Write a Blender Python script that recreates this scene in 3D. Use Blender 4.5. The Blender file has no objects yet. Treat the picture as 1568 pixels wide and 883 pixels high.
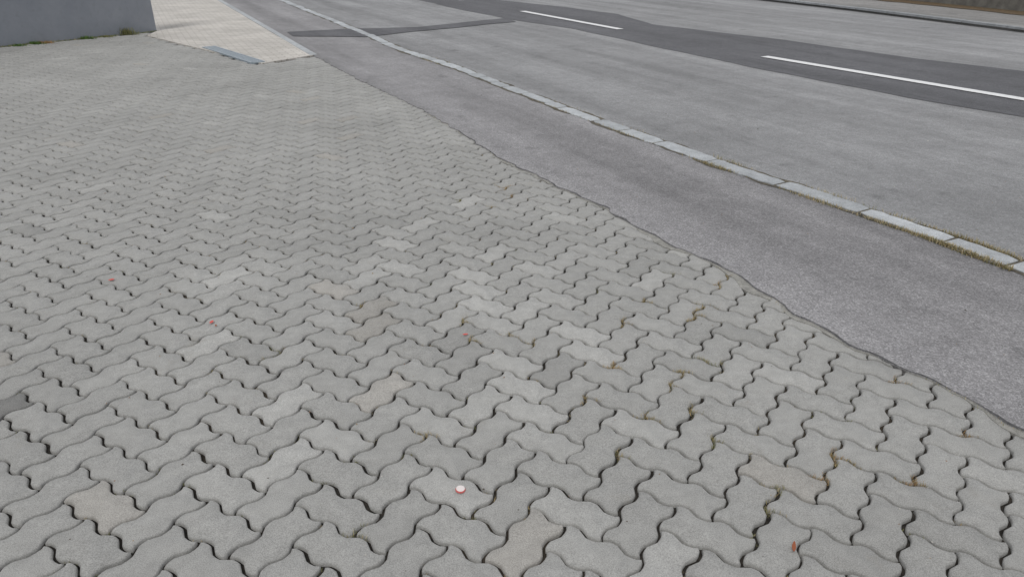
import bpy, math, random
import numpy as np
from mathutils import noise, Vector
random.seed(4); np.random.seed(4)
def C(s): return [(int(a.split(',')[0])/100,int(a.split(',')[1])/100) for a in s.split()]
# all plan coordinates in metres (given in cm), x right, y away
edge=C("-282,1080 -175,875 -93,732 -48,638 -12,554 34,474 60,434 69,411 94,364 108,349 126,301 141,265 164,235 177,207")
strip=C("-607,2058 -381,1593 -253,1330 -171,1146 -70,968 11,805 98,638 151,540 210,441 241,388 263,343")
swk=C("-631,1368 -619,1303 -333,1004 -282,1080 -770,2058")
wall=C("-783,1167 -631,1368")
sc=bpy.context.scene
# ---------- camera
H=1.55
cd=bpy.data.cameras.new("camera");cam=bpy.data.objects.new("camera",cd);sc.collection.objects.link(cam)
cd.sensor_width=36;cd.lens=25.71;cd.clip_end=2000;cd.clip_start=0.05
cam.location=(0,0,H);cam.rotation_euler=(math.radians(64.2),0,0);sc.camera=cam
# ---------- light
w=bpy.data.worlds.new("World");sc.world=w;w.use_nodes=True
nt=w.node_tree;bg=nt.nodes["Background"]
sky=nt.nodes.new("ShaderNodeTexSky");sky.sky_type='NISHITA';sky.sun_disc=False
sky.sun_elevation=math.radians(52);sky.sun_rotation=math.radians(20)
hs=nt.nodes.new("ShaderNodeHueSaturation");hs.inputs['Saturation'].default_value=0.16
nt.links.new(sky.outputs[0],hs.inputs['Color']);nt.links.new(hs.outputs[0],bg.inputs[0]);bg.inputs[1].default_value=0.15
sl=bpy.data.lights.new("sun","SUN");so=bpy.data.objects.new("sun",sl);sc.collection.objects.link(so)
sl.energy=1.5;sl.angle=math.radians(20);sl.color=(1,.98,.95)
so.rotation_euler=(math.radians(38),0,math.radians(-20))
sc.view_settings.view_transform='Standard';sc.view_settings.look='None';sc.view_settings.exposure=0
# ---------- node helper
class M:
    def __init__(s,name):
        s.m=bpy.data.materials.new(name);s.m.use_nodes=True;s.t=s.m.node_tree
        s.b=s.t.nodes["Principled BSDF"];s.b.inputs['Roughness'].default_value=.9
        s.b.inputs['Specular IOR Level'].default_value=.3
        s.tc=s.n('ShaderNodeTexCoord').outputs['Object']
    def n(s,t): return s.t.nodes.new(t)
    def l(s,a,b): s.t.links.new(a,b)
    def map(s,rot,scale):
        a=s.n('ShaderNodeMapping');a.inputs['Rotation'].default_value=(0,0,rot);s.l(s.tc,a.inputs[0])
        b=s.n('ShaderNodeMapping');b.inputs['Scale'].default_value=scale;s.l(a.outputs[0],b.inputs[0]);return b.outputs[0]
    def noise(s,sc,det=3,rough=.6,vec=None,out=0):
        n=s.n('ShaderNodeTexNoise');n.inputs['Scale'].default_value=sc;n.inputs['Detail'].default_value=det
        n.inputs['Roughness'].default_value=rough;s.l(vec or s.tc,n.inputs['Vector']);return n.outputs[out]
    def vor(s,sc,out='Distance',vec=None,feat='F1'):
        n=s.n('ShaderNodeTexVoronoi');n.feature=feat;n.inputs['Scale'].default_value=sc;s.l(vec or s.tc,n.inputs['Vector']);return n.outputs[out]
    def ramp(s,f,st):
        r=s.n('ShaderNodeValToRGB');e=r.color_ramp.elements
        while len(e)<len(st): e.new(.5)
        for k,(p,c) in zip(e,st):
            k.position=p;k.color=(c,c,c,1) if not isinstance(c,tuple) else (*c,1)
        s.l(f,r.inputs[0]);return r.outputs[0]
    def mix(s,f,a,b,mode='MIX'):
        m=s.n('ShaderNodeMix');m.data_type='RGBA';m.blend_type=mode
        for v,i in ((f,0),(a,6),(b,7)):
            if isinstance(v,(int,float)): m.inputs[i].default_value=v if i==0 else (v,v,v,1)
            elif isinstance(v,tuple): m.inputs[i].default_value=(*v,1)
            else: s.l(v,m.inputs[i])
        return m.outputs[2]
    def mul(s,a,f,st): return s.mix(1,a,s.ramp(f,st),'MULTIPLY')
    def attr(s,n):
        a=s.n('ShaderNodeAttribute');a.attribute_name=n;return a.outputs['Color']
    def col(s,c): s.l(c,s.b.inputs['Base Color'])
    def bump(s,h,st=.5,d=.002):
        b=s.n('ShaderNodeBump');b.inputs['Strength'].default_value=st;b.inputs['Distance'].default_value=d
        s.l(h,b.inputs['Height']);s.l(b.outputs[0],s.b.inputs['Normal'])
ROADA=math.radians(-117)
def asphalt(name,base,contrast=1.0,tint=(1,1,1.03)):
    m=M(name)
    c=m.ramp(m.noise(.4,6,.65),[(.3,tuple(base*.84*t for t in tint)),(.7,tuple(base*1.14*t for t in tint))])
    c=m.mul(c,m.noise(1,6,.65,m.map(ROADA,(.12,1.6,1))),[(.35,.76),(.65,1.14)])
    c=m.mul(c,m.noise(4,6,.8),[(.35,.88),(.65,1.1)])
    c=m.mul(c,m.noise(30,4,.8),[(.3,.88),(.7,1.12)])
    c=m.mul(c,m.vor(150,'Color'),[(0,1-.4*contrast),(.6,1.0),(1,1+.5*contrast)])
    c=m.mul(c,m.noise(300,2,.7),[(.3,1-.4*contrast),(.5,1),(.7,1+.4*contrast)])
    c=m.mul(c,m.noise(2.7,3,.5),[(.64,1),(.74,.76)])
    m.col(c);m.bump(m.vor(140),.5,.003);return m.m
A_sh=asphalt("asphalt_shoulder",.275,.9,(1.01,.985,1.0))
A_rd=asphalt("asphalt_road",.28,.65,(1,1,1.01))
A_dk=asphalt("asphalt_dark",.12,.7,(1,1,1.07))
A_far=asphalt("asphalt_far",.25,.7,(1.03,1,.96))
# ---------- mesh helper
def mesh_obj(name,v,f,mats,mi=None,smooth=False):
    me=bpy.data.meshes.new(name);me.from_pydata([tuple(a) for a in v],[],f);me.update()
    for m in mats: me.materials.append(m)
    if mi: me.polygons.foreach_set('material_index',mi)
    if smooth: me.polygons.foreach_set('use_smooth',[True]*len(f))
    o=bpy.data.objects.new(name,me);sc.collection.objects.link(o);return o
def sheet(name,pts,z,mat,th=0.0):
    n=len(pts);a=sum(pts[i][0]*pts[(i+1)%n][1]-pts[(i+1)%n][0]*pts[i][1] for i in range(n))
    if a<0: pts=pts[::-1]
    v=[(x,y,z) for x,y in pts];f=[list(range(n))]
    if th:
        v+=[(x,y,z-th) for x,y in pts];f+=[[i,i+n,(i+1)%n+n,(i+1)%n] for i in range(n)]
    return mesh_obj(name,v,f,[mat])
def jag(pts,step=.06,amp=.02,fr=4,seed=0):
    out=[]
    for (x0,y0),(x1,y1) in zip(pts[:-1],pts[1:]):
        L=math.hypot(x1-x0,y1-y0)
        if L<1e-6: continue
        n=max(1,int(L/step))
        for i in range(n):
            t=i/n;x=x0+(x1-x0)*t;y=y0+(y1-y0)*t
            k=amp*(noise.noise(Vector((x*fr,y*fr,seed)))*1.3+.6*noise.noise(Vector((x*fr*5,y*fr*5,seed))))
            out.append((x+(y1-y0)/L*k*1,y-(x1-x0)/L*k))
    out.append(pts[-1]);return out
def ext(pts,a,b):
    (x0,y0),(x1,y1)=pts[0],pts[1];L=math.hypot(x1-x0,y1-y0);s=(x0-(x1-x0)/L*a,y0-(y1-y0)/L*a)
    (x0,y0),(x1,y1)=pts[-2],pts[-1];L=math.hypot(x1-x0,y1-y0);e=(x1+(x1-x0)/L*b,y1+(y1-y0)/L*b)
    return ([s] if a else [])+pts+([e] if b else [])
def shift(pts,d):
    o=[]
    for i,p in enumerate(pts):
        a=pts[max(0,i-1)];b=pts[min(len(pts)-1,i+1)];L=math.hypot(b[0]-a[0],b[1]-a[1])
        o.append((p[0]-(b[1]-a[1])/L*d,p[1]+(b[0]-a[0])/L*d))
    return o
# ---------- ground
m=M("soil");m.col(m.ramp(m.noise(1.5,6),[(.3,(.05,.045,.03)),(.7,(.08,.1,.04))]));
sheet("ground",[(-400,-400),(400,-400),(400,400),(-400,400)],-.06,m.m)
m=M("joint_sand")
c=m.ramp(m.noise(60,4),[(.3,(.011,.010,.009)),(.7,(.045,.039,.032))])
c=m.mix(m.ramp(m.noise(1.1,3),[(.52,0),(.66,.4)]),c,(.12,.09,.055))
m.col(c);m.bump(m.noise(200),.6,.003)
E=ext(edge,0.0,6)
sheet("paving_bed",[(-14,-4),(8,-4),(8,0),(-2,17),(-14,17)],-.016,m.m)
# ---------- sidewalk geometry
e1=(swk[3][0]-swk[4][0],swk[3][1]-swk[4][1])
farR=(swk[4][0]-e1[0]*2,swk[4][1]-e1[1]*2);farL=(farR[0]-3.6,farR[1]-1.5)
# ---------- asphalt with ragged edge
Ej=jag(E,.04,.022,7)
S=ext(strip,25,8)
sheet("asphalt_shoulder",[farR,swk[4]]+Ej+S[::-1],.007,A_sh,.05)
road=S+[(S[-1][0]+40,S[-1][1]+16),(60,80),(S[0][0]+20,80)]
sheet("road",road,.007,A_rd,.05)
m=M("edge_mortar");c=m.ramp(m.noise(25,5,.7),[(.3,(.2,.195,.18)),(.7,(.38,.37,.34))]);m.col(m.mul(c,m.noise(300),[(.3,.7),(.7,1.3)]));m.bump(m.noise(80,5),.8,.006)
Ef=jag(E[3:],.04,.022,7);Eb=[]
for i,(x,y) in enumerate(Ef):
    k=max(0,.015+.07*noise.noise(Vector((x*2.2,y*2.2,9)))+.02*noise.noise(Vector((x*14,y*14,9))))
    Eb.append((x-.88*k,y-.47*k))
Ef=[(x+.02,y+.01) for x,y in Ef]
V=[(x,y,.0035) for x,y in Ef]+[(x,y,.0025) for x,y in Eb]+[(x,y,-.01) for x,y in Eb];n=len(Ef)
mesh_obj("edge_mortar",V,[[i,i+n,i+n+1,i+1] for i in range(n-1)]+[[i+n,i+2*n,i+2*n+1,i+n+1] for i in range(n-1)],[m.m])
m=M("edge_tar");m.col(m.ramp(m.noise(30,4),[(.3,.05),(.7,.13)]))
V=[]
for (x,y) in Ej[len(Ej)-len(Ef):]:
    k=max(0,.005+.012*noise.noise(Vector((x*9,y*9,3))));V+=[(x-.88*.001,y-.47*.001,.0085),(x+.88*k,y+.47*k,.0085)]
mesh_obj("edge_crack",V,[[2*i,2*i+1,2*i+3,2*i+2] for i in range(n-1)],[m.m])
# dark band
lo=C("-247,2058 -126,1797 -5,1567 114,1398 216,1167 319,953 417,780 481,689")
up=C("-41,2058 132,1830 226,1674 269,1472 441,1244 557,1050 641,943")
lo=jag(ext(lo,0,6),.3,.04,1);up=jag(ext(up,0,6),.3,.04,1,3)
sheet("asphalt_repair",lo+up[::-1],.011,A_dk)
lo=jag(C("-368,1294 -245,1285 -155,1368 8,1518"),.2,.05,1);up=jag(C("-394,1349 -295,1398 -175,1425 -12,1590"),.2,.05,1)
sheet("asphalt_repair",lo+up[::-1],.015,A_dk)
fk=ext(C("645,2058 763,1765 897,1349"),30,10)
# markings
m=M("road_paint");c=m.ramp(m.noise(40,4),[(.3,.66),(.7,.82)])
m.col(m.mix(m.ramp(m.noise(90,5,.8),[(.6,0),(.72,.7)]),c,.2))
def dash(a,b,wd=.15):
    L=math.hypot(b[0]-a[0],b[1]-a[1]);n=((b[1]-a[1])/L*wd/2,-(b[0]-a[0])/L*wd/2)
    l=jag([(a[0]+n[0],a[1]+n[1]),(b[0]+n[0],b[1]+n[1])],.05,.004,8);r=jag([(a[0]-n[0],a[1]-n[1]),(b[0]-n[0],b[1]-n[1])],.05,.004,8,2)
    return sheet("lane_marking",l+r[::-1],.019,m.m)
dash((.23,17.33),(1.95,13.88));dash((3.53,10.62),(5.53,7.28));dash((-3.49,24.37),(-1.29,20.37))
# ---------- granite
m=M("granite_stone")
c=m.mul(m.attr('tone'),m.noise(150,3,.7),[(.3,.7),(.7,1.25)])
c=m.mul(c,m.noise(7,5,.75),[(.3,.7),(.7,1.12)])
m.col(c);m.bump(m.noise(60,4),.5,.004)
mg=m.m
def along(pts):
    cum=[0]
    for a,b in zip(pts[:-1],pts[1:]): cum.append(cum[-1]+math.hypot(b[0]-a[0],b[1]-a[1]))
    def f(s):
        for i in range(len(pts)-1):
            if s<=cum[i+1] or i==len(pts)-2:
                L=cum[i+1]-cum[i];t=(s-cum[i])/L;dx=(pts[i+1][0]-pts[i][0])/L;dy=(pts[i+1][1]-pts[i][1])/L
                return pts[i][0]+dx*L*t,pts[i][1]+dy*L*t,dx,dy
    return f,cum[-1]
def stonerow(name,pts,wd,ls,z,mat,base,var,rough=1):
    f,T=along(pts);s=0;v=[];fc=[];tn=[]
    while s<T:
        l=random.uniform(*ls);a=f(s+.009);b=f(min(T,s+l)-.009);zz=z+random.uniform(-.003,.003)
        n=max(2,int(l/.06));w2=wd/2*random.uniform(1-.16*rough,1+.1*rough);o=random.uniform(-.012,.012)*rough
        top=[];
        for sd in (1,-1):
            row=[]
            for i in range(n+1):
                t=i/n;x=a[0]+(b[0]-a[0])*t;y=a[1]+(b[1]-a[1])*t
                k=w2+random.uniform(-.009,.007)*rough-(.012*rough if i in(0,n) else 0)
                row.append((x+a[3]*(k*sd+o),y-a[2]*(k*sd+o)))
            top+=row if sd==1 else row[::-1]
        cx=sum(p[0] for p in top)/len(top);cy=sum(p[1] for p in top)/len(top);k=len(v);N=len(top)
        v+=[(x,y,z-.04) for x,y in top]+[(x,y,zz-.004) for x,y in top]+[(cx+(x-cx)*.96,cy+(y-cy)*.96,zz) for x,y in top]
        fc.append([k+2*N+i for i in range(N)])
        for r in (0,1): fc+=[[k+r*N+i,k+r*N+(i+1)%N,k+(r+1)*N+(i+1)%N,k+(r+1)*N+i] for i in range(N)]
        tt=base*random.uniform(1-var,1+var);tn+=[(tt*.96,tt,tt*1.03,1)]*(3*N);s+=l
    o=mesh_obj(name,v,fc,[mat]);at=o.data.color_attributes.new('tone','FLOAT_COLOR','POINT')
    at.data.foreach_set('color',np.array(tn).ravel());return o
stonerow("granite_gutter_strip",S[:],.15,(.2,.7),.016,mg,.47,.17)
m=M("gutter_dirt");m.col(m.ramp(m.noise(20,5,.7),[(.35,(.05,.045,.04)),(.65,(.17,.15,.11))]))
l=jag(shift(S,.088),.08,.04,3);r=jag(shift(S,-.088),.08,.04,3,7)
sheet("gutter_dirt",l+r[::-1],.0095,m.m)
stonerow("far_kerb",fk,.14,(.9,1.0),.09,mg,.33,.1,.3)
sheet("far_footway",fk+shift(fk,2.6)[::-1],.085,A_far,.1)
m=M("leaf_litter");m.col(m.ramp(m.noise(25,5,.8),[(.35,(.07,.06,.035)),(.5,(.13,.09,.05)),(.65,(.2,.13,.07))]));m.bump(m.noise(60),1,.02)
l=jag(shift(fk,1.9),.2,.1,2);r=shift(fk,2.58)
sheet("leaf_litter",l+r[::-1],.095,m.m)
m=M("garden_wall_concrete");m.col(m.ramp(m.noise(6,5,.7),[(.3,(.1,.095,.085)),(.7,(.2,.19,.17))]))
sheet("garden_wall",shift(fk,2.6)+shift(fk,2.85)[::-1],.5,m.m,.45)
# ---------- light sidewalk
m=M("sidewalk_paver");br=m.n('ShaderNodeTexBrick')
br.inputs['Scale'].default_value=1;br.inputs['Brick Width'].default_value=.2;br.inputs['Row Height'].default_value=.1;br.inputs['Mortar Size'].default_value=.004
br.inputs['Color1'].default_value=(.48,.455,.415,1);br.inputs['Color2'].default_value=(.57,.54,.50,1);br.inputs['Mortar'].default_value=(.25,.22,.19,1)
m.l(m.map(math.radians(-26),(1,1,1)),br.inputs['Vector'])
m.col(m.mul(br.outputs['Color'],m.noise(1.2,5),[(.3,.85),(.7,1.12)]))
sheet("sidewalk",[swk[0],swk[1],swk[2],swk[3],swk[4],farR,farL],.011,m.m,.05)
stonerow("sidewalk_kerb",[farR,swk[4],swk[3]],.1,(.9,1.0),.018,mg,.45,.08,.2)
# drain
dr0,dr1=(-4.61,11.6),(-3.39,10.1)
md=M("drain_steel");md.col(md.ramp(md.noise(30),[(.3,(.26,.30,.33)),(.7,(.36,.41,.45))]));md.b.inputs['Metallic'].default_value=.2;md.b.inputs['Roughness'].default_value=.5
def slab(a,b,wd,z0,z1,V,F):
    L=math.hypot(b[0]-a[0],b[1]-a[1]);n=((b[1]-a[1])/L*wd/2,-(b[0]-a[0])/L*wd/2);k=len(V)
    q=[(a[0]+n[0],a[1]+n[1]),(b[0]+n[0],b[1]+n[1]),(b[0]-n[0],b[1]-n[1]),(a[0]-n[0],a[1]-n[1])]
    V+=[(*t,z0) for t in q]+[(*t,z1) for t in q];F+=[[k+4,k+5,k+6,k+7],[k,k+1,k+5,k+4],[k+1,k+2,k+6,k+5],[k+2,k+3,k+7,k+6],[k+3,k,k+4,k+7]]
V=[];F=[];L=math.hypot(dr1[0]-dr0[0],dr1[1]-dr0[1]);dx,dy=(dr1[0]-dr0[0])/L,(dr1[1]-dr0[1])/L
for sd in (-.085,.085): slab((dr0[0]+dy*sd,dr0[1]-dx*sd),(dr1[0]+dy*sd,dr1[1]-dx*sd),.02,0,.024,V,F)
s=0
while s<L:
    c0=(dr0[0]+dx*s,dr0[1]+dy*s);slab((c0[0]+dy*.074,c0[1]-dx*.074),(c0[0]-dy*.074,c0[1]+dx*.074),.017,0,.021,V,F);s+=.028
slab(dr0,dr1,.148,0,.012,V,F)
mesh_obj("drain_channel",V,F,[md.m])
# ---------- wall
m=M("painted_render_wall")
c=m.ramp(m.noise(2,6,.7),[(.3,(.22,.235,.265)),(.7,(.27,.285,.315))]);c=m.mix(m.ramp(m.noise(14,5),[(.55,0),(.75,.35)]),c,(.18,.19,.2))
m.col(c);m.bump(m.noise(90,4),.4,.004)
a,b=wall;L=math.hypot(b[0]-a[0],b[1]-a[1]);d=((b[0]-a[0])/L,(b[1]-a[1])/L);nn=(-d[1],d[0])
q=[(a[0]-d[0]*5,a[1]-d[1]*5),b,(b[0]+nn[0]*.3,b[1]+nn[1]*.3),(a[0]-d[0]*5+nn[0]*.3,a[1]-d[1]*5+nn[1]*.3)]
sheet("wall",q,1.6,m.m,1.66)
V=[];F=[]
slab((q[0][0]+nn[0]*.15,q[0][1]+nn[1]*.15),(b[0]+nn[0]*.15+d[0]*.03,b[1]+nn[1]*.15+d[1]*.03),.38,1.602,1.66,V,F)
mc=mesh_obj("coping",V,F,[m.m]);mc.parent=bpy.data.objects["wall"]
# ---------- pavers
U=.122;AMP=.10*U
ANG=math.radians(58)
def w_(t): return AMP*(math.sin(2*math.pi*t)+.1*math.sin(6*math.pi*t))
def template(N):
    def ed(x0,y0,dx,dy):
        o=[]
        for i in range(N):
            t=i/N
            if dx: x=x0+dx*t*U;tt=t if dx>0 else 1-t;o.append((x,y0+w_(tt)))
            else: y=y0+dy*t*U;tt=t if dy>0 else 1-t;o.append((x0-w_(tt),y))
        return o
    p=ed(0,0,1,0)+ed(U,0,1,0)+ed(2*U,0,0,1)+ed(2*U,U,-1,0)+ed(U,U,-1,0)+ed(0,U,0,-1)
    p=np.array(p)
    def off(p,d):
        a=np.roll(p,1,0);b=np.roll(p,-1,0)
        def nr(v): return v/np.linalg.norm(v,axis=1)[:,None]
        e1=nr(p-a);e2=nr(b-p);n1=np.c_[-e1[:,1],e1[:,0]];n2=np.c_[-e2[:,1],e2[:,0]]
        n=n1+n2;n/= (np.sum(n*n,1)/2)[:,None];return p+n*d
    r1=off(p,.0045);r2=off(p,.0095);K=len(p)
    rings=[np.c_[r1,np.full(K,-.03)],np.c_[r1,np.full(K,-.006)],np.c_[r2,np.zeros(K)]]
    V=np.concatenate(rings)-np.array([U,U/2,0])
    F=[[r*K+i,r*K+(i+1)%K,(r+1)*K+(i+1)%K,(r+1)*K+i] for r in (0,1) for i in range(K)]
    F.append([2*K+i for i in range(K)])
    return V,F
def inpoly(x,y,P):
    c=False;n=len(P)
    for i in range(n):
        x0,y0=P[i];x1,y1=P[(i+1)%n]
        if (y0>y)!=(y1>y) and x<(x1-x0)*(y-y0)/(y1-y0)+x0: c=not c
    return c
Eoff=[(x+.16,y+.08) for x,y in E]
region=[(-13,-2.5),(E[-1][0]+.1,-2.5)]+Eoff[::-1]+[swk[2],swk[1],(b[0]-.02,b[1]-.02),(q[0][0],q[0][1])]
m=mp_=M("paver_concrete")
c=m.mul(m.attr('tone'),m.noise(1.1,5,.65),[(.3,.88),(.7,1.09)])
c=m.mul(c,m.noise(22,5,.7),[(.3,.88),(.7,1.09)])
c=m.mul(c,m.noise(330,2,.7),[(.3,.68),(.5,1),(.72,1.38)])
c=m.mix(m.ramp(m.noise(3.2,6,.75),[(.6,0),(.75,.3)]),c,(.25,.22,.17))
m.col(c);m.bump(m.noise(260,3,.7),.6,.002)
ca,sa=math.cos(ANG),math.sin(ANG)
stones={0:[],1:[]}
R=170
inv=lambda x,y:(x*ca+y*sa,-x*sa+y*ca)
lx,ly=inv(-4,5);ic,jc=int(lx/U),int(ly/U)
for i in range(ic-R,ic+R):
    for j in range(jc-R,jc+R):
        mm=(i-j)%4
        if mm==0: lx,ly,rot=(i+1)*U,(j+.5)*U,0
        elif mm==3: lx,ly,rot=(i+.5)*U,(j+1)*U,1
        else: continue
        x=lx*ca-ly*sa;y=lx*sa+ly*ca
        if y<-2.5 or x<-13 or x>6 or y>14.5: continue
        if not inpoly(x,y,region): continue
        if y>-.3 and abs(x)<(y+1.2)*1.0+1 or (x*x+y*y)<9: stones[0 if x*x+y*y<36 else 1].append((x,y,rot))
parts=[]
for lod,N in ((0,8),(1,4)):
    V,F=template(N);st=np.array(stones[lod]);n=len(st);K=len(V)
    ang=ANG+st[:,2]*math.pi/2+np.random.normal(0,.010,n)
    c_,s_=np.cos(ang)[:,None],np.sin(ang)[:,None]
    tx=np.random.normal(0,.008,n)[:,None];ty=np.random.normal(0,.008,n)[:,None]
    k_=1+np.random.normal(0,.003,n)[:,None]
    X=(V[None,:,0]*c_-V[None,:,1]*s_)*k_+st[:,0][:,None]+np.random.normal(0,.0012,n)[:,None]
    Y=(V[None,:,0]*s_+V[None,:,1]*c_)*k_+st[:,1][:,None]+np.random.normal(0,.0012,n)[:,None]
    Z=V[None,:,2]+V[None,:,0]*tx+V[None,:,1]*ty+np.random.normal(0,.001,n)[:,None]
    co=np.stack([X,Y,Z],-1).reshape(-1,3)
    Fq=np.array(F[:-1]);Ft=np.array(F[-1]);nq=len(Fq)
    lv=np.concatenate([ (Fq.ravel()[None]+np.arange(n)[:,None]*K).ravel(),(Ft[None]+np.arange(n)[:,None]*K).ravel()])
    tot=np.concatenate([np.full(n*nq,4),np.full(n,len(Ft))]);start=np.concatenate([[0],np.cumsum(tot)[:-1]])
    me=bpy.data.meshes.new("paving_stones");me.vertices.add(n*K);me.vertices.foreach_set('co',co.ravel())
    me.loops.add(len(lv));me.loops.foreach_set('vertex_index',lv.astype(np.int32))
    me.polygons.add(len(tot));me.polygons.foreach_set('loop_start',start.astype(np.int32));me.polygons.foreach_set('loop_total',tot.astype(np.int32))
    me.update(calc_edges=True);me.validate()
    tn=np.random.normal(1,.026,n)
    for k in range(n):
        x,y=st[k,0],st[k,1]
        cl=math.exp(-((x+.05)/.95)**2-((y-2.8)/1.0)**2)
        cl=max(cl,.7*math.exp(-((x+1.1)/.3)**2-((y-1.75)/.25)**2))
        tn[k]*=1+.05*noise.noise(Vector((x*.9,y*.9,12)))
        if random.random()<.006+.5*cl: tn[k]*=random.uniform(1.07,1.19)
        elif random.random()<.012+.12*cl: tn[k]*=random.uniform(.87,.94)
        if math.hypot(x+1.82,y-2.22)<.09: tn[k]*=.6
    base=.343*tn
    col=np.stack([base*1.012,base*1.0,base*.955,np.ones(n)],-1)
    warm=np.random.rand(n)<.012;col[warm]*=np.array([1.03,1,.97,1])
    ca_=me.color_attributes.new('tone','FLOAT_COLOR','POINT');ca_.data.foreach_set('color',np.repeat(col,K,0).ravel())
    me.materials.append(mp_.m)
    o=bpy.data.objects.new("paving_stones",me);sc.collection.objects.link(o);parts.append(o)
for o in parts: o.select_set(True)
bpy.context.view_layer.objects.active=parts[0];bpy.ops.object.join()
# ---------- weeds in the joints
def jointpts(cx,cy,rad,n):
    lx,ly=inv(cx,cy);i0,j0=round(lx/U),round(ly/U);o=[]
    gx,gy=i0*U*ca-j0*U*sa,i0*U*sa+j0*U*ca   # snap the clump to a joint crossing
    if rad<.07: cx,cy=gx,gy
    for _ in range(n):
        for tr in range(20):
            i=i0+random.randint(-1,1);j=j0+random.randint(-1,1);t=random.random()
            if random.random()<.5:
                if (i-(j-1))%4==3: continue
                px,py=(i+t)*U,j*U+w_(t)
            else:
                if ((i-1)-j)%4==0: continue
                px,py=i*U-w_(t),(j+t)*U
            x=px*ca-py*sa;y=px*sa+py*ca
            if math.hypot(x-cx,y-cy)<rad*random.uniform(.15,1): o.append((x,y));break
    return o
WV=[];WF=[];WC=[]
def blade(x,y,z,l,wd,col,lean=.9):
    a=random.uniform(0,6.28);k=len(WV);dx,dy=math.cos(a),math.sin(a);r=l*random.uniform(.2,lean);h=math.sqrt(max(l*l-r*r,1e-8))
    WV.extend([(x-dy*wd,y+dx*wd,z),(x+dy*wd,y-dx*wd,z),(x+dx*r*.5+dy*wd*.7,y+dy*r*.5-dx*wd*.7,z+h*.65),(x+dx*r*.5-dy*wd*.7,y+dy*r*.5+dx*wd*.7,z+h*.65),(x+dx*r,y+dy*r,z+h)])
    WF.extend([[k,k+1,k+2,k+3],[k+3,k+2,k+4]])
    f=random.uniform(.7,1.3);WC.extend([(col[0]*f,col[1]*f,col[2]*f,1)]*5)
straw=(.40,.31,.16);rust=(.37,.23,.11);olive=(.19,.19,.08);green=(.09,.16,.035);dry=(.42,.36,.23)
sp=C("-6,478 3,456 -15,437 -34,456 -70,297 -101,259 -18,287 -20,275 10,265 39,244 34,249 24,223 44,210 32,194 87,299 81,291 96,325 45,287 79,253 75,247 60,229 69,219 68,199 75,171 79,174 110,190 103,193 96,184 124,178 127,173 152,202 131,289 152,235 109,341 -34,209 -51,157 84,333 60,306 -1,270")
rr={0:.08,1:.07,14:.07,15:.055,5:.055,18:.07,25:.055,28:.055}
cc={0:rust,1:rust,5:olive,18:olive,22:olive,23:olive,24:olive,35:olive,36:olive,3:olive}
for k,(x,y) in enumerate(sp):
    r=rr.get(k,.042);cl=cc.get(k,random.choice([straw,rust,straw]))
    for (jx,jy) in jointpts(x,y,r*1.3,int(900*r)):
        for _ in range(3): blade(jx+random.gauss(0,.0045),jy+random.gauss(0,.0045),-.007,random.uniform(.007,.021),.0008,cl if random.random()<.55 else random.choice([dry,olive,straw]))
for _ in range(520):
    x=random.uniform(-3,2.6);y=random.uniform(.9,7.5)
    if not inpoly(x,y,region): continue
    cl=random.choice([straw,olive,olive,dry])
    for (jx,jy) in jointpts(x,y,.05,7):
        for _ in range(3): blade(jx+random.gauss(0,.002),jy+random.gauss(0,.002),-.011,random.uniform(.004,.013),.0008,cl)
for (x,y) in Ej:
    if y<7 and noise.noise(Vector((x*2,y*2,1)))>.1:
        for _ in range(5): blade(x+random.gauss(-.01,.012),y+random.gauss(0,.012),.002,random.uniform(.005,.015),.0009,random.choice([olive,dry,straw]))
fS,TS=along(strip)
def near(x,y): return min(range(int(TS*20)),key=lambda s:(fS(s/20)[0]-x)**2+(fS(s/20)[1]-y)**2)/20
for (x,y),l,nb in zip(C("-115,1032 149,523 195,447 216,409 234,382 243,369 251,357 256,351 48,717 99,626"),[.5,.22,.25,.2,.3,.2,.2,.15,.5,.3],[160,420,420,260,500,900,800,300,80,80]):
    s0=near(x,y)
    for _ in range(nb):
        x,y,dx,dy=fS(max(0,min(TS-.01,s0+random.gauss(0,l/2))));sd=random.choice([-1,1,1])*(.078+abs(random.gauss(0,.014)))
        blade(x+dy*sd,y-dx*sd,.008,random.uniform(.012,.04),.0013,random.choice([straw,dry,dry,olive]),.98)
for _ in range(1500):
    x,y,dx,dy=fS(random.uniform(0,TS));sd=random.choice([-1,1])*.08
    blade(x+dy*sd,y-dx*sd,.008,random.uniform(.006,.016),.001,random.choice([dry,olive]),.95)
for px,sz,cl in [(45,.06,green),(58,.05,rust),(120,.07,green),(186,.15,olive),(20,.04,green),(150,.04,olive)]:
    t=px/240;x=wall[0][0]+(wall[1][0]-wall[0][0])*t-nn[0]*.05;y=wall[0][1]+(wall[1][1]-wall[0][1])*t-nn[1]*.05
    for _ in range(200): blade(x+random.gauss(0,.07),y+random.gauss(0,.03),0,random.uniform(.3,1)*sz,.005,cl,.8)
for _ in range(1500):
    t=random.uniform(-.2,1);x=wall[0][0]+(wall[1][0]-wall[0][0])*t-nn[0]*random.uniform(.01,.06);y=wall[0][1]+(wall[1][1]-wall[0][1])*t-nn[1]*.03
    blade(x,y,0,random.uniform(.01,.035),.003,random.choice([olive,dry,green]),.9)
m=M("weed_leaf");m.col(m.attr('tone'));m.b.inputs['Roughness'].default_value=.7
o=mesh_obj("weeds",WV,WF,[m.m]);at=o.data.color_attributes.new('tone','FLOAT_COLOR','POINT');at.data.foreach_set('color',np.array(WC).ravel())
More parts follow.
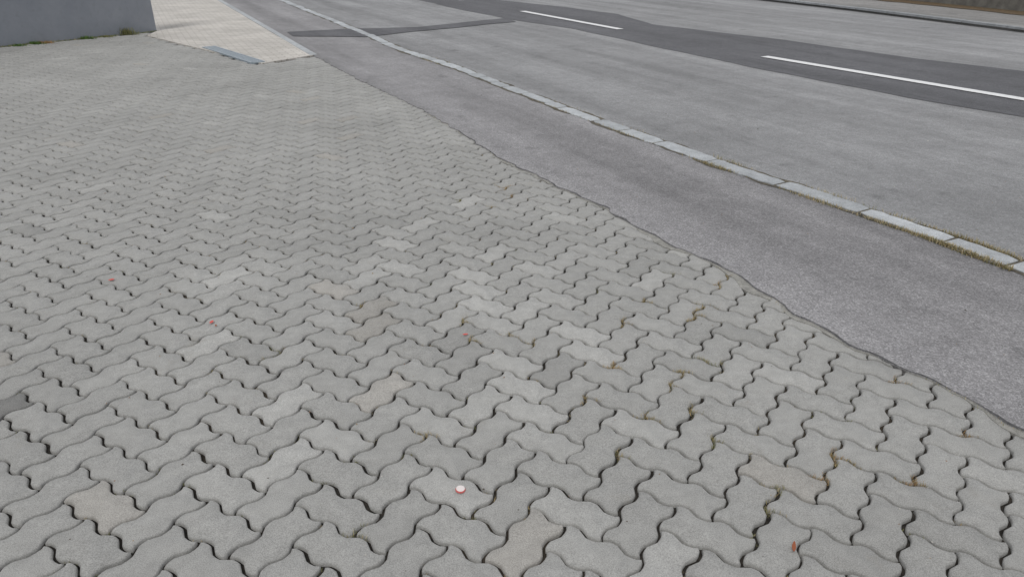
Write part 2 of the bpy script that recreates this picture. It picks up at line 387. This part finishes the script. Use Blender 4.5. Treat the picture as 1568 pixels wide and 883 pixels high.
# ---------- fine debris: grit and leaf crumbs lying on the surfaces
V=[];F=[];Cc=[]
for _ in range(1100):
    x=random.uniform(-5,3.5);y=random.uniform(.8,9)
    if abs(x)>y*.8+.8: continue
    onp=inpoly(x,y,region);z=.001 if onp else .008
    s=random.uniform(.0012,.0038)*(1 if random.random()<.93 else 2);a_=random.uniform(0,6.28);k=len(V);el=random.uniform(.4,1)
    for i in range(4): V.append((x+s*math.cos(a_+i*1.57)*(1 if i%2 else el),y+s*math.sin(a_+i*1.57)*(1 if i%2 else el),z))
    V.append((x,y,z+s*.7));F+=[[k+i,k+(i+1)%4,k+4] for i in range(4)]
    cl=random.choice([(.5,.48,.44),(.08,.065,.05),(.1,.08,.06),(.3,.2,.1),(.25,.14,.08)]);Cc+=[(*cl,1)]*5
m=M("debris");m.col(m.attr('tone'))
o=mesh_obj("grit_and_leaf_crumbs",V,F,[m.m]);at=o.data.color_attributes.new('tone','FLOAT_COLOR','POINT');at.data.foreach_set('color',np.array(Cc).ravel())
# ---------- litter
V=[];F=[];N=42
for r,z in ((.0155,.0025),(.0150,.0045),(.0135,.008),(.0115,.0088),(.008,.0088)):
    for i in range(N):
        rr_=r*(1+(.05 if i%2 else -.03)*(1 if z<.006 else 0));a_=i/N*6.2832;V.append((rr_*math.cos(a_),rr_*math.sin(a_),z))
for k in range(4): F+=[[k*N+i,k*N+(i+1)%N,(k+1)*N+(i+1)%N,(k+1)*N+i] for i in range(N)]
F.append([4*N+i for i in range(N)])
mw=M("cap_white");mw.b.inputs['Base Color'].default_value=(.75,.68,.66,1);mw.b.inputs['Roughness'].default_value=.4
mr=M("cap_red");mr.b.inputs['Base Color'].default_value=(.6,.14,.13,1);mr.b.inputs['Roughness'].default_value=.4
o=mesh_obj("bottle_cap",V,F,[mw.m,mr.m],[1]*(N*2)+[0]*(N*2)+[0]);o.location=(-.16,1.77,0);o.rotation_euler=(.05,.06,0)
mr=M("red_petal");mr.b.inputs['Base Color'].default_value=(.62,.12,.10,1)
mb=M("dry_leaf");mb.b.inputs['Base Color'].default_value=(.3,.1,.05,1)
def leaf(name,x,y,l,wd,mat,ang):
    V=[];F=[];N=8
    for i in range(N+1):
        t=i/N;ww=wd*math.sin(math.pi*min(.98,max(.04,t)))**.7
        for s_ in (-1,0,1): V.append(((t-.5)*l,s_*ww/2,.003+.5*l*(t-.5)**2+abs(s_)*ww*.25))
    for i in range(N):
        for k in (0,1): F.append([i*3+k,i*3+3+k,i*3+4+k,i*3+1+k])
    o=mesh_obj(name,V,F,[mat.m],None,True);o.location=(x,y,.002);o.rotation_euler=(0,0,ang)
leaf("red_petal",-1.99,3.29,.028,.018,mr,.5);leaf("red_petal",-1.33,2.85,.028,.016,mr,1.5);leaf("red_petal",-.2,2.74,.024,.013,mr,.2)
leaf("fallen_leaf",.79,1.53,.042,.011,mb,1.2);leaf("fallen_leaf",-1.3,2.82,.02,.008,mb,2)
